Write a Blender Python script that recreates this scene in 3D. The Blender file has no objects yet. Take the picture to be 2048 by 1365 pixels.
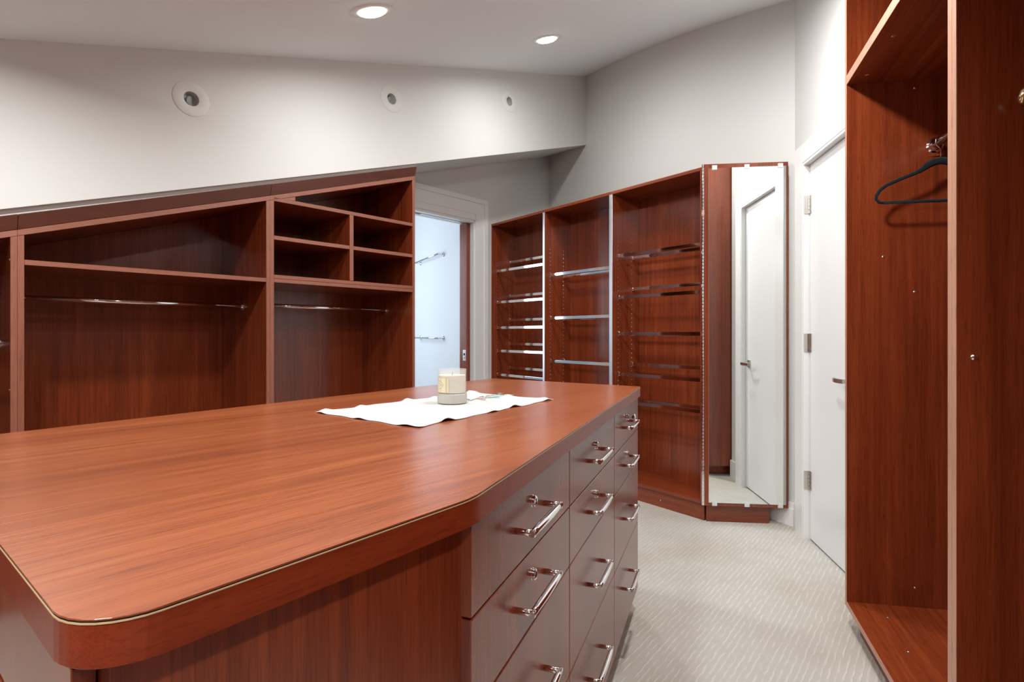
import bpy, bmesh, math, random
from mathutils import Vector, Matrix
random.seed(7)
S = bpy.context.scene
COL = S.collection
R = math.radians

# ------------------------------------------------------------------ camera, world, exposure
cd = bpy.data.cameras.new('camera'); cam = bpy.data.objects.new('camera', cd); COL.objects.link(cam)
cam.location = (0, 0, 1.128); cam.rotation_euler = (R(90), 0, 0)
cd.sensor_width = 36.0; cd.lens = 1110.0 / 2048 * 36.0
cd.shift_y = -14.5 / 2048; cd.clip_start = 0.02
S.camera = cam
w = bpy.data.worlds.new('world'); S.world = w; w.use_nodes = True
w.node_tree.nodes['Background'].inputs[0].default_value = (0.75, 0.85, 1.0, 1)
w.node_tree.nodes['Background'].inputs[1].default_value = 0.3
S.view_settings.view_transform = 'Standard'; S.view_settings.look = 'None'
S.view_settings.gamma = 1.0; S.view_settings.use_curve_mapping = False
S.view_settings.exposure = 0.1
CEIL_W = 16.0      # watts of each ceiling lamp
BATH_W = 29.0      # daylight in the side room
try:
    S.cycles.max_bounces = 12; S.cycles.diffuse_bounces = 8; S.cycles.glossy_bounces = 6
    S.cycles.transmission_bounces = 8; S.cycles.sample_clamp_indirect = 6.0
    S.cycles.use_denoising = True
except Exception:
    pass

# ------------------------------------------------------------------ frames: (x, y) of a turned frame -> world
def rot(ang, x, y):
    a = R(ang); return (math.cos(a)*x - math.sin(a)*y, math.sin(a)*x + math.cos(a)*y)
A_LEFT, A_SHOE, A_DRAW, A_DOOR, A_CLOS = 48.8, -52.6, 69.4, 81.3, 72.2
def ceil_z(q, p):
    n = max(2.88 - p, 0.0)
    d = 0.0465*n*n if n < 2.0 else 0.186
    return 2.261 + 0.3127*(max(q, 0.2) - 0.307) - d

# ------------------------------------------------------------------ materials
def mat(name, col=(0.8, 0.8, 0.8), rough=0.5, metal=0.0, spec=0.5, coat=0.0, trans=0.0, ior=1.45, emis=None, estr=0.0):
    m = bpy.data.materials.new(name); m.use_nodes = True
    b = m.node_tree.nodes['Principled BSDF']
    b.inputs['Base Color'].default_value = (*col, 1); b.inputs['Roughness'].default_value = rough
    b.inputs['Metallic'].default_value = metal; b.inputs['Specular IOR Level'].default_value = spec
    b.inputs['Coat Weight'].default_value = coat; b.inputs['Transmission Weight'].default_value = trans
    b.inputs['IOR'].default_value = ior
    if emis: b.inputs['Emission Color'].default_value = (*emis, 1); b.inputs['Emission Strength'].default_value = estr
    return m
def nd(m, t, **k):
    n = m.node_tree.nodes.new(t)
    for a, v in k.items(): setattr(n, a, v)
    return n
def lk(m, a, b): m.node_tree.links.new(a, b)

def wood(name, axis, dark, mid, light, rough=0.24, spec=0.75, fig=1.0, coat=0.0, bump=0.04):
    """sapele-red laminate: long streaks along `axis`, fine pores, slight bump"""
    m = mat(name, mid, rough, spec=spec, coat=coat); b = m.node_tree.nodes['Principled BSDF']
    tc = nd(m, 'ShaderNodeTexCoord'); oi = nd(m, 'ShaderNodeObjectInfo')
    mul = nd(m, 'ShaderNodeVectorMath', operation='SCALE'); mul.inputs[0].default_value = (7.3, 3.1, 5.7)
    lk(m, oi.outputs['Random'], mul.inputs['Scale'])
    add = nd(m, 'ShaderNodeVectorMath', operation='ADD'); lk(m, tc.outputs['Object'], add.inputs[0]); lk(m, mul.outputs[0], add.inputs[1])
    def tex(cross, along, detail, rgh=0.55, dist=0.0):
        mp = nd(m, 'ShaderNodeMapping'); s = [cross]*3; s['xyz'.index(axis)] = along
        mp.inputs['Scale'].default_value = s; lk(m, add.outputs[0], mp.inputs['Vector'])
        t = nd(m, 'ShaderNodeTexNoise'); t.inputs['Scale'].default_value = 1.0; t.inputs['Detail'].default_value = detail
        t.inputs['Roughness'].default_value = rgh; t.inputs['Distortion'].default_value = dist
        lk(m, mp.outputs[0], t.inputs['Vector']); return t.outputs['Fac']
    b.inputs['Coat Roughness'].default_value = 0.26; b.inputs['Coat IOR'].default_value = 1.6
    big = tex(9.0, 0.7, 3.0, dist=0.6); streak = tex(60.0, 1.6, 4.0, 0.65); pore = tex(420.0, 16.0, 2.0, 0.6)
    r1 = nd(m, 'ShaderNodeValToRGB'); r1.color_ramp.elements[0].position = 0.30; r1.color_ramp.elements[1].position = 0.72
    r1.color_ramp.elements[0].color = (*dark, 1); r1.color_ramp.elements[1].color = (*light, 1)
    e = r1.color_ramp.elements.new(0.5); e.color = (*mid, 1)
    mx = nd(m, 'ShaderNodeMath', operation='MULTIPLY_ADD'); mx.inputs[1].default_value = 0.55*fig; 
    lk(m, big, mx.inputs[0])
    mm = nd(m, 'ShaderNodeMath', operation='MULTIPLY_ADD'); mm.inputs[1].default_value = 0.55*fig; lk(m, streak, mm.inputs[0])
    mm.inputs[2].default_value = 0.5 - 0.55*fig
    lk(m, mm.outputs[0], mx.inputs[2]); lk(m, mx.outputs[0], r1.inputs[0])
    r2 = nd(m, 'ShaderNodeValToRGB'); r2.color_ramp.elements[0].position = 0.32; r2.color_ramp.elements[1].position = 0.5
    r2.color_ramp.elements[0].color = (0.62, 0.55, 0.5, 1); r2.color_ramp.elements[1].color = (1, 1, 1, 1); lk(m, pore, r2.inputs[0])
    mc = nd(m, 'ShaderNodeMix', data_type='RGBA', blend_type='MULTIPLY'); mc.inputs[0].default_value = 0.7
    lk(m, r1.outputs[0], mc.inputs[6]); lk(m, r2.outputs[0], mc.inputs[7]); lk(m, mc.outputs[2], b.inputs['Base Color'])
    bp = nd(m, 'ShaderNodeBump'); bp.inputs['Strength'].default_value = bump; bp.inputs['Distance'].default_value = 0.001
    lk(m, pore, bp.inputs['Height']); lk(m, bp.outputs[0], b.inputs['Normal'])
    return m
DK, MD, LT = (0.098, 0.016, 0.0060), (0.212, 0.039, 0.0120), (0.345, 0.076, 0.021)
WZ = wood('wood_grain_up', 'z', DK, MD, LT, coat=0.15, fig=0.72)
WX = wood('wood_grain_across', 'x', DK, MD, LT, fig=0.75)
WY = wood('wood_grain_deep', 'y', DK, MD, LT)
DK2, MD2, LT2 = (0.19, 0.040, 0.012), (0.315, 0.080, 0.023), (0.42, 0.132, 0.045)
WTOP = wood('wood_worktop', 'x', DK2, MD2, LT2, rough=0.26, spec=0.8, fig=0.85, coat=0.25, bump=0.0)
WEDGE = wood('wood_edge_banding', 'x', (0.16, 0.020, 0.005), (0.24, 0.034, 0.008), (0.31, 0.052, 0.013), rough=0.3, spec=0.5, fig=0.6)
WBAND = wood('wood_front_banding', 'x', (0.20, 0.066, 0.038), (0.28, 0.098, 0.058), (0.33, 0.125, 0.076), rough=0.4, fig=0.5)
WBANDZ = wood('wood_front_banding_up', 'z', (0.20, 0.066, 0.038), (0.28, 0.098, 0.058), (0.33, 0.125, 0.076), rough=0.4, fig=0.5)
WPALE = wood('wood_pale_banding', 'z', (0.40, 0.19, 0.12), (0.50, 0.26, 0.17), (0.56, 0.31, 0.21), rough=0.4, fig=0.4)
WFILL = wood('wood_filler', 'x', (0.060, 0.017, 0.010), (0.100, 0.028, 0.016), (0.140, 0.042, 0.024), rough=0.4, fig=0.6)
WFRONT = wood('wood_drawer_front', 'z', DK, MD, LT, rough=0.24, spec=0.85, fig=0.7, coat=0.12, bump=0.02)
CORE = mat('pale_board_core', (0.62, 0.43, 0.24), 0.7)
DARK = mat('dark_gap', (0.012, 0.006, 0.005), 0.8)
WALL = mat('wall_paint', (0.655, 0.66, 0.637), 0.6, spec=0.25)
CEILP = mat('ceiling_paint', (0.80, 0.83, 0.84), 0.8, spec=0.2)
TRIM = mat('white_trim_paint', (0.80, 0.80, 0.79), 0.28, spec=0.5)
DOORP = mat('white_door_paint', (0.79, 0.79, 0.785), 0.3, spec=0.5)
BATHW = mat('bathroom_paint', (0.82, 0.84, 0.86), 0.5)
for m_, sc in ((WALL, 260), (CEILP, 260)):
    n_ = nd(m_, 'ShaderNodeTexNoise'); n_.inputs['Scale'].default_value = sc; n_.inputs['Detail'].default_value = 3
    g_ = nd(m_, 'ShaderNodeTexCoord'); lk(m_, g_.outputs['Object'], n_.inputs['Vector'])
    b_ = nd(m_, 'ShaderNodeBump'); b_.inputs['Strength'].default_value = 0.05; b_.inputs['Distance'].default_value = 0.002
    lk(m_, n_.outputs['Fac'], b_.inputs['Height']); lk(m_, b_.outputs[0], m_.node_tree.nodes['Principled BSDF'].inputs['Normal'])
CHROME = mat('chrome', (0.86, 0.86, 0.88), 0.07, metal=1.0)
NICKEL = mat('satin_nickel', (0.66, 0.64, 0.60), 0.28, metal=1.0)
ALU = mat('aluminium_edge', (0.88, 0.89, 0.92), 0.38, metal=1.0)
BRASS = mat('pale_brass', (0.83, 0.71, 0.44), 0.22, metal=1.0)
MIRROR = mat('mirror_silver', (0.90, 0.93, 0.915), 0.0, metal=1.0)
MEDGE = mat('mirror_glass_edge', (0.72, 0.85, 0.78), 0.15, spec=0.6)
CLEARP = mat('clear_plastic', (0.92, 0.93, 0.93), 0.10, trans=0.35, ior=1.46)
GLASS = mat('clear_glass', (0.80, 0.82, 0.80), 0.06, spec=0.6); GLASS.node_tree.nodes['Principled BSDF'].inputs['Alpha'].default_value = 0.22
FROST = mat('frosted_grey_glass', (0.62, 0.61, 0.54), 0.35, trans=0.25, spec=0.5)
WAX = mat('cream_wax', (0.68, 0.63, 0.51), 0.5); WAX.node_tree.nodes['Principled BSDF'].inputs['Subsurface Weight'].default_value = 0.2
LABEL = mat('cream_label', (0.72, 0.66, 0.47), 0.6)
INK = mat('label_ink', (0.28, 0.25, 0.20), 0.7); GOLD = mat('label_gold', (0.62, 0.45, 0.16), 0.4, metal=0.6)
VELVET = mat('black_velvet', (0.010, 0.014, 0.018), 0.95, spec=0.1); VELVET.node_tree.nodes['Principled BSDF'].inputs['Sheen Weight'].default_value = 0.15
PLASTW = mat('white_plastic', (0.80, 0.795, 0.77), 0.4)
SPOTW = mat('spot_trim_paint', (0.68, 0.68, 0.655), 0.5, spec=0.3)
CUP = mat('grey_reflector_cup', (0.42, 0.43, 0.42), 0.4)
LENS = mat('lit_lens', (1, 1, 1), 0.5, emis=(1.0, 0.985, 0.95), estr=14.0)
BLACKP = mat('black_plastic', (0.02, 0.02, 0.02), 0.4)
T_GREEN = mat('green_thread', (0.22, 0.36, 0.28), 0.8); T_PINK = mat('pink_thread', (0.72, 0.35, 0.33), 0.8); T_BLUE = mat('blue_thread', (0.40, 0.52, 0.60), 0.8)
LINEN = mat('white_linen', (0.57, 0.565, 0.55), 0.85, spec=0.15)
t_ = nd(LINEN, 'ShaderNodeTexNoise'); t_.inputs['Scale'].default_value = 700
b_ = nd(LINEN, 'ShaderNodeBump'); b_.inputs['Strength'].default_value = 0.12; b_.inputs['Distance'].default_value = 0.001
g_ = nd(LINEN, 'ShaderNodeTexCoord'); lk(LINEN, g_.outputs['Object'], t_.inputs['Vector'])
lk(LINEN, t_.outputs['Fac'], b_.inputs['Height']); lk(LINEN, b_.outputs[0], LINEN.node_tree.nodes['Principled BSDF'].inputs['Normal'])

def carpet():
    m = mat('ribbed_carpet', (0.6, 0.57, 0.52), 0.95, spec=0.1); b = m.node_tree.nodes['Principled BSDF']
    tc = nd(m, 'ShaderNodeTexCoord')
    mp = nd(m, 'ShaderNodeMapping'); mp.inputs['Rotation'].default_value = (0, 0, R(-52.0)); lk(m, tc.outputs['Object'], mp.inputs['Vector'])
    wv = nd(m, 'ShaderNodeTexWave', wave_type='BANDS', bands_direction='Y'); wv.inputs['Scale'].default_value = 15.0
    wv.inputs['Distortion'].default_value = 2.2; wv.inputs['Detail'].default_value = 2.0; wv.inputs['Detail Scale'].default_value = 1.6
    lk(m, mp.outputs[0], wv.inputs['Vector'])
    mp2 = nd(m, 'ShaderNodeMapping'); mp2.inputs['Scale'].default_value = (16, 60, 1); lk(m, mp.outputs[0], mp2.inputs['Vector'])
    n1 = nd(m, 'ShaderNodeTexNoise'); n1.inputs['Scale'].default_value = 1.0; n1.inputs['Detail'].default_value = 2.0; lk(m, mp2.outputs[0], n1.inputs['Vector'])
    n3 = nd(m, 'ShaderNodeTexNoise'); n3.inputs['Scale'].default_value = 260.0; n3.inputs['Detail'].default_value = 2.0; lk(m, tc.outputs['Object'], n3.inputs['Vector'])
    n2 = nd(m, 'ShaderNodeTexNoise'); n2.inputs['Scale'].default_value = 1.7; n2.inputs['Detail'].default_value = 3.0; lk(m, tc.outputs['Object'], n2.inputs['Vector'])
    rw = nd(m, 'ShaderNodeValToRGB'); rw.color_ramp.elements[0].position = 0.50; rw.color_ramp.elements[1].position = 0.92; lk(m, wv.outputs['Fac'], rw.inputs[0])
    rn = nd(m, 'ShaderNodeValToRGB'); rn.color_ramp.elements[0].position = 0.36; rn.color_ramp.elements[1].position = 0.62; lk(m, n1.outputs['Fac'], rn.inputs[0])
    ml = nd(m, 'ShaderNodeMath', operation='MULTIPLY'); lk(m, rw.outputs[0], ml.inputs[0]); lk(m, rn.outputs[0], ml.inputs[1])
    h = nd(m, 'ShaderNodeMath', operation='MULTIPLY_ADD'); h.inputs[1].default_value = 0.5; lk(m, n3.outputs['Fac'], h.inputs[0]); lk(m, ml.outputs[0], h.inputs[2])
    r = nd(m, 'ShaderNodeValToRGB'); r.color_ramp.elements[0].position = 0.12; r.color_ramp.elements[1].position = 1.1
    r.color_ramp.elements[0].color = (0.485, 0.462, 0.425, 1); r.color_ramp.elements[1].color = (0.59, 0.575, 0.54, 1); lk(m, h.outputs[0], r.inputs[0])
    r2 = nd(m, 'ShaderNodeValToRGB'); r2.color_ramp.elements[0].position = 0.36; r2.color_ramp.elements[1].position = 0.60
    r2.color_ramp.elements[0].color = (0.84, 0.79, 0.72, 1); r2.color_ramp.elements[1].color = (1, 1, 1, 1); lk(m, n2.outputs['Fac'], r2.inputs[0])
    mc = nd(m, 'ShaderNodeMix', data_type='RGBA', blend_type='MULTIPLY'); mc.inputs[0].default_value = 0.8
    lk(m, r.outputs[0], mc.inputs[6]); lk(m, r2.outputs[0], mc.inputs[7]); lk(m, mc.outputs[2], b.inputs['Base Color'])
    bp = nd(m, 'ShaderNodeBump'); bp.inputs['Strength'].default_value = 0.5; bp.inputs['Distance'].default_value = 0.004
    lk(m, h.outputs[0], bp.inputs['Height']); lk(m, bp.outputs[0], b.inputs['Normal'])
    return m
CARPET = carpet()

# ------------------------------------------------------------------ object helpers
def link(name, bm, m, parent=None, smooth=False):
    bmesh.ops.recalc_face_normals(bm, faces=bm.faces)
    me = bpy.data.meshes.new(name); bm.to_mesh(me); bm.free()
    for f in me.polygons: f.use_smooth = smooth
    for k in (m if isinstance(m, (list, tuple)) else [m]): me.materials.append(k)
    o = bpy.data.objects.new(name, me); COL.objects.link(o)
    if parent: o.parent = parent
    return o
def tag(o, label, cat, group=None):
    o['label'] = label; o['category'] = cat
    if group: o['group'] = group
    return o
def empty(name, loc, rz=0.0, label=None, cat=None, group=None):
    o = bpy.data.objects.new(name, None); COL.objects.link(o); o.empty_display_size = 0.05
    o.location = loc; o.rotation_euler = (0, 0, R(rz))
    if label: tag(o, label, cat, group)
    return o
def struct(o): o['kind'] = 'structure'; return o
def dup(root, loc, rz, label, group=None):
    r = root.copy(); COL.objects.link(r); r.location = loc; r.rotation_euler = (0, 0, R(rz)); r['label'] = label
    if group: r['group'] = group
    for ch in root.children:
        c = ch.copy(); COL.objects.link(c); c.parent = r
        for g in ch.children:
            d = g.copy(); COL.objects.link(d); d.parent = c
    return r
def a_prism(bm, poly, axis, a0, a1, mi=0):
    """polygon in the two other axes (cyclic order kept), extruded along axis"""
    def P(u, v, a): return {'z': (u, v, a), 'y': (u, a, v), 'x': (a, u, v)}[axis]
    lo = [bm.verts.new(P(u, v, a0)) for u, v in poly]; hi = [bm.verts.new(P(u, v, a1)) for u, v in poly]
    n = len(poly); fs = [bm.faces.new(lo), bm.faces.new(hi)]
    for i in range(n): fs.append(bm.faces.new((lo[i], lo[(i+1) % n], hi[(i+1) % n], hi[i])))
    for f in fs: f.material_index = mi
    return lo + hi
def prism(name, poly, axis, a0, a1, m, parent=None, bevel=0.0007):
    bm = bmesh.new(); a_prism(bm, poly, axis, a0, a1)
    if bevel: bmesh.ops.bevel(bm, geom=list(bm.edges), offset=bevel, segments=1, affect='EDGES')
    return link(name, bm, m, parent)
def a_box(bm, x0, x1, y0, y1, z0, z1, mi=0): return a_prism(bm, [(x0, y0), (x1, y0), (x1, y1), (x0, y1)], 'z', z0, z1, mi)
def box(name, x0, x1, y0, y1, z0, z1, m, parent=None, bevel=0.0007):
    return prism(name, [(x0, y0), (x1, y0), (x1, y1), (x0, y1)], 'z', z0, z1, m, parent, bevel)
def a_tube(bm, pts, rad, seg=12, cap=True, sy=1.0):
    pts = [Vector(p) for p in pts]; rads = rad if isinstance(rad, (list, tuple)) else [rad]*len(pts)
    rings = []; prev = None
    for i, p in enumerate(pts):
        t = (pts[min(i+1, len(pts)-1)] - pts[max(i-1, 0)]).normalized()
        if prev is None:
            up = Vector((0, 0, 1)) if abs(t.z) < 0.9 else Vector((0, 1, 0)); a = t.cross(up).normalized()
        else: a = (prev - t*prev.dot(t)).normalized()
        prev = a; b = t.cross(a)
        rings.append([bm.verts.new(p + a*math.cos(2*math.pi*k/seg)*rads[i] + b*math.sin(2*math.pi*k/seg)*rads[i]*sy) for k in range(seg)])
    for i in range(len(rings)-1):
        for k in range(seg): bm.faces.new((rings[i][k], rings[i][(k+1) % seg], rings[i+1][(k+1) % seg], rings[i+1][k]))
    if cap: bm.faces.new(rings[0]); bm.faces.new(rings[-1])
def tube(name, pts, rad, m, parent=None, seg=12, sy=1.0):
    bm = bmesh.new(); a_tube(bm, pts, rad, seg, sy=sy); o = link(name, bm, m, parent, True); flat_caps(o); return o
def flat_caps(o):
    for f in o.data.polygons:
        if len(f.vertices) > 4: f.use_smooth = False
def a_lathe(bm, prof, seg=32, mat4=None, closed=False):
    rings = []
    for r, z in prof:
        if r < 1e-6: v = bm.verts.new((0, 0, z)); rings.append([v])
        else: rings.append([bm.verts.new((r*math.cos(2*math.pi*k/seg), r*math.sin(2*math.pi*k/seg), z)) for k in range(seg)])
    prs = list(zip(rings, rings[1:])) + ([(rings[-1], rings[0])] if closed else [])
    for A, B in prs:
        for k in range(seg):
            a0, a1, b0, b1 = A[k % len(A)], A[(k+1) % len(A)], B[k % len(B)], B[(k+1) % len(B)]
            vs = []
            for v in (a0, a1, b1, b0):
                if v not in vs: vs.append(v)
            if len(vs) > 2: bm.faces.new(vs)
    if mat4 is not None: bmesh.ops.transform(bm, matrix=mat4, verts=[v for g in rings for v in g])
def lathe(name, prof, m, parent=None, seg=32, mat4=None, closed=False, sharp=35):
    bm = bmesh.new(); a_lathe(bm, prof, seg, mat4, closed); o = link(name, bm, m, parent, True)
    try:
        o.data.set_sharp_from_angle(angle=R(sharp))
    except Exception: pass
    return o
def face_mat(loc, direction):
    return Matrix.Translation(loc) @ Vector(direction).to_track_quat('Z', 'Y').to_matrix().to_4x4()

# ------------------------------------------------------------------ setting: floor, ceiling, walls
bm = bmesh.new(); bm.faces.new([bm.verts.new((x, y, 0)) for x, y in ((-5, -2.5), (3.0, -2.5), (3.0, 8.5), (-5, 8.5))])
struct(link('floor', bm, CARPET))

bm = bmesh.new(); nq, npp = 40, 40; g = []
for i in range(nq+1):
    q = -2.0 + 7.6*i/nq; row = []
    for j in range(npp+1):
        p = -2.6 + 5.6*j/npp; x, y = rot(A_LEFT, q, p); row.append(bm.verts.new((x, y, ceil_z(q, p))))
    g.append(row)
for i in range(nq):
    for j in range(npp): bm.faces.new((g[i][j], g[i+1][j], g[i+1][j+1], g[i][j+1]))
struct(link('ceiling', bm, CEILP, None, True))

def fwall(name, ang, polys, y0, y1, m=WALL):
    """wall in a turned frame: list of (x, z) polygons extruded from y0 to y1"""
    o_root = None; bm = bmesh.new()
    for poly in polys: a_prism(bm, poly, 'y', y0, y1)
    bmesh.ops.rotate(bm, verts=bm.verts, cent=(0, 0, 0), matrix=Matrix.Rotation(R(ang), 3, 'Z'))
    return struct(link(name, bm, m))
# bulkhead over the hanging units, its lower edge rising like the ceiling
bz = lambda q: 1.606 + 0.3176*(q - 0.308)
cz = lambda q: 2.261 + 0.3127*(q - 0.307) + 0.05
fwall('wall_left', A_LEFT, [[(-2.0, bz(-2.0)), (4.42, bz(4.42)), (4.42, cz(4.42)), (-2.0, cz(-2.0))]], 2.88, 3.50)
fwall('trim_5', A_LEFT, [[(-0.65, bz(-0.65)-0.03), (2.347, bz(2.347)-0.03), (2.347, bz(2.347)+0.01), (-0.65, bz(-0.65)+0.01)]], 2.905, 2.93)
# wall with the doorway, behind the hanging units
DQ0, DQ1, DH = 2.62, 3.492, 2.135
fwall('wall_back', A_LEFT, [[(-2.0, 0), (DQ0, 0), (DQ0, 3.4), (-2.0, 2.2)],
                            [(DQ1, 0), (4.66, 0), (4.66, 4.2), (DQ1, 3.8)],
                            [(DQ0, DH), (DQ1, DH), (DQ1, 3.8), (DQ0, 3.4)]], 3.50, 3.65)
# far wall above the shoe cabinets, running to the white door's corner
def vwall(name, p0, p1, z0, z1, th, m=WALL):
    """vertical wall from p0 to p1, thickened to the left of its direction"""
    d = (Vector(p1) - Vector(p0)); n = Vector((-d.y, d.x)).normalized()*th
    return struct(prism(name, [p0, p1, (p1[0]+n.x, p1[1]+n.y), (p0[0]+n.x, p0[1]+n.y)], 'z', z0, z1, m, None, 0))
CORNER = (1.655, 3.246)
vwall('wall_far', CORNER, (0.386, 5.755), 0, 4.3, -0.1)
DOORB = -1.1500                                   # door face, in the door frame
WFACE = -1.1457                                   # wall face beside the door
def dW(x, y): return rot(A_DOOR, x, y)
JH, JL = 3.246, 2.632                             # hinge jamb and latch jamb
def dprism(bm, x0, x1, y0, y1, z0, z1): a_prism(bm, [dW(x0, y0), dW(x1, y0), dW(x1, y1), dW(x0, y1)], 'z', z0, z1)
bm = bmesh.new()
dprism(bm, JH+0.017, 3.52, WFACE-0.12, WFACE, 0, 4.0)
dprism(bm, 2.33, JL-0.017, WFACE-0.12, WFACE, 0, 4.0)
dprism(bm, JL-0.017, JH+0.017, WFACE-0.12, WFACE, 2.068, 4.0)
dprism(bm, JL-0.017, JH+0.017, WFACE-0.12, DOORB-0.051, 0, 2.068)
struct(link('wall_right', bm, WALL))
# walls out of view that close the room
vwall('wall_near', (-3.2, -0.2), (1.0, -1.9), 0, 3.2, -0.1, WZ)
vwall('wall_side', (-3.2, -0.2), (-3.75, 1.55), 0, 3.2, 0.1, WZ)
fwall('wall_wardrobe', A_CLOS, [[(-2.4, 0), (2.9, 0), (2.9, 4.0), (-2.4, 3.2)]], -1.32, -1.205, WZ)

# bathroom beyond the doorway
bd = Vector((-0.438, 0.899)); bs = Vector((-0.44, 4.96)) + bd*0.04
vwall('wall_bathroom', tuple(bs), tuple(bs + bd*3.4), 0, 2.7, -0.1, BATHW)
p_end = bs + bd*3.2; p_l = Vector(rot(A_LEFT, 0.6, 3.66)); p_l2 = p_l + Vector((-1.6, 1.9))
vwall('wall_bathroom_end', tuple(p_end + Vector((0.2, 0.1))), tuple(p_l2), 0, 2.7, -0.1, BATHW)
vwall('wall_bathroom_side', tuple(p_l2), tuple(p_l), 0, 2.7, -0.1, BATHW)
bm = bmesh.new(); pts = [tuple(bs + Vector((0.15, -0.05))), tuple(p_end + Vector((0.3, 0.1))), tuple(p_l2), tuple(p_l)]
a_prism(bm, pts, 'z', 2.7, 2.8); struct(link('ceiling_bathroom', bm, BATHW))

# lights of the place and one added: daylight in the bathroom, ceiling lamps further down with their fittings
ld = bpy.data.lights.new('bathroom_daylight', 'AREA'); ld.shape = 'RECTANGLE'; ld.size = 1.2; ld.size_y = 1.5
ld.energy = BATH_W; ld.color = (0.74, 0.86, 1.0)
lo = bpy.data.objects.new('bathroom_daylight', ld); COL.objects.link(lo); lo.location = (-2.45, 5.55, 1.6)
lo.rotation_euler = (Vector((-0.75, 5.30, 1.25)) - Vector(lo.location)).to_track_quat('-Z', 'Y').to_euler()

# ------------------------------------------------------------------ trims, baseboards, doors
def casing_leg(name, fr, x0, x1, z0, z1, y_wall, t, m=TRIM):
    bm = bmesh.new()
    return bm
# doorway casing with a raised outer band, jamb lining
bm = bmesh.new()
F = 3.5
def qp(bm, q0, q1, p0, p1, z0, z1): a_prism(bm, [rot(A_LEFT, q0, p0), rot(A_LEFT, q1, p0), rot(A_LEFT, q1, p1), rot(A_LEFT, q0, p1)], 'z', z0, z1)
qp(bm, DQ1, 3.600, F-0.016, F, 0, 2.190); qp(bm, 3.600, 3.642, F-0.026, F, 0, 2.300)
qp(bm, DQ0-0.11, DQ0, F-0.016, F, 0, 2.190); qp(bm, DQ0-0.15, DQ0-0.11, F-0.026, F, 0, 2.300)
qp(bm, DQ0-0.11, 3.600, F-0.016, F, 2.190, 2.290); qp(bm, DQ0-0.15, 3.642, F-0.026, F, 2.290, 2.330)
qp(bm, DQ0, DQ1, F-0.012, F, 2.135, 2.190)
struct(link('trim_1', bm, TRIM))
bm = bmesh.new()
qp(bm, DQ1-0.012, DQ1+0.001, F-0.004, F+0.045, 0, 2.135); qp(bm, DQ0-0.001, DQ0+0.014, F-0.004, F+0.15, 0, 2.135)
qp(bm, DQ0, DQ1, F-0.004, F+0.05, 2.115, 2.137); qp(bm, DQ0, DQ1, F+0.105, F+0.15, 2.115, 2.137)
struct(link('trim_2', bm, TRIM))
# pocket door: only the leading edge shows
d2 = struct(empty('door_2', (*rot(A_LEFT, 3.440, F+0.048), 0), A_LEFT))
box('door_panel', 0, 0.05, 0, 0.052, 0.012, 2.112, WZ, d2, 0.0015)
box('pocket_stop', 0.012, 0.05, 0.054, 0.10, 0.0, 2.112, WZ, d2)
lp = box('latch_plate', -0.0015, 0.0, 0.008, 0.046, 0.888, 0.985, NICKEL, d2, 0.0004)
bm = bmesh.new(); a_box(bm, -0.0026, -0.0014, 0.018, 0.036, 0.935, 0.955); link('latch_slot', bm, DARK, lp)
tube('edge_pull', [(-0.003, 0.027, 0.905), (-0.003, 0.027, 0.925)], 0.006, CHROME, lp)
box('track', -0.5, 0.03, 0.012, 0.04, 2.113, 2.134, NICKEL, d2)

# white door casing, jamb, slab, hinges, lever
bm = bmesh.new(); CF = -1.1157
dprism(bm, JH+0.015, 3.372, WFACE, CF, 0, 2.170); dprism(bm, JL-0.126, JL-0.015, WFACE, CF, 0, 2.170); dprism(bm, JL-0.015, JH+0.015, WFACE, CF, 2.066, 2.170)
struct(link('trim_3', bm, TRIM))
bm = bmesh.new()
dprism(bm, JH-0.001, JH+0.016, DOORB-0.05, CF-0.002, 0, 2.052); dprism(bm, JL-0.016, JL+0.001, DOORB-0.05, CF-0.002, 0, 2.052)
dprism(bm, JL-0.016, JH+0.016, DOORB-0.05, CF-0.002, 2.052, 2.067)
struct(link('trim_4', bm, TRIM))
d1 = struct(empty('door_1', (*dW(JH-0.006, DOORB), 0), A_DOOR))
box('door_panel', -(JH-JL)+0.014, 0, -0.04, 0, 0.010, 2.049, DOORP, d1, 0.0015)
for zc in (1.834, 1.079, 0.328):
    bm = bmesh.new()
    a_box(bm, -0.024, -0.001, -0.0005, 0.0025, zc-0.05, zc+0.05); a_box(bm, 0.0015, 0.004, 0.002, 0.030, zc-0.05, zc+0.05)
    for k in range(5): a_tube(bm, [(0.0, 0.006, zc-0.05+k*0.02+0.0012), (0.0, 0.006, zc-0.05+k*0.02+0.0188)], 0.006, 10)
    for k in range(3): a_tube(bm, [(-0.014, 0.0022, zc-0.034+k*0.034), (-0.014, 0.0034, zc-0.034+k*0.034)], 0.004, 8)
    h_ = link('hinge', bm, NICKEL, d1)
hd = empty('handle', (0, 0, 0)); hd.parent = d1
lx = -(JH-JL)+0.014+0.062
box('rose', lx-0.027, lx+0.027, 0.0, 0.008, 0.885, 0.939, NICKEL, hd, 0.001)
bm = bmesh.new(); a_tube(bm, [(lx, 0.006, 0.912), (lx, 0.052, 0.912)], 0.009, 14); link('spindle', bm, NICKEL, hd, True)
bm = bmesh.new()
prof = [(lx-0.012, 0.048), (lx-0.012, 0.060), (lx+0.03, 0.064), (lx+0.08, 0.062), (lx+0.118, 0.052), (lx+0.116, 0.046), (lx+0.078, 0.053), (lx+0.03, 0.055)]
a_prism(bm, prof, 'z', 0.902, 0.922); bmesh.ops.bevel(bm, geom=list(bm.edges), offset=0.002, segments=2, affect='EDGES'); link('lever', bm, NICKEL, hd)
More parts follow.
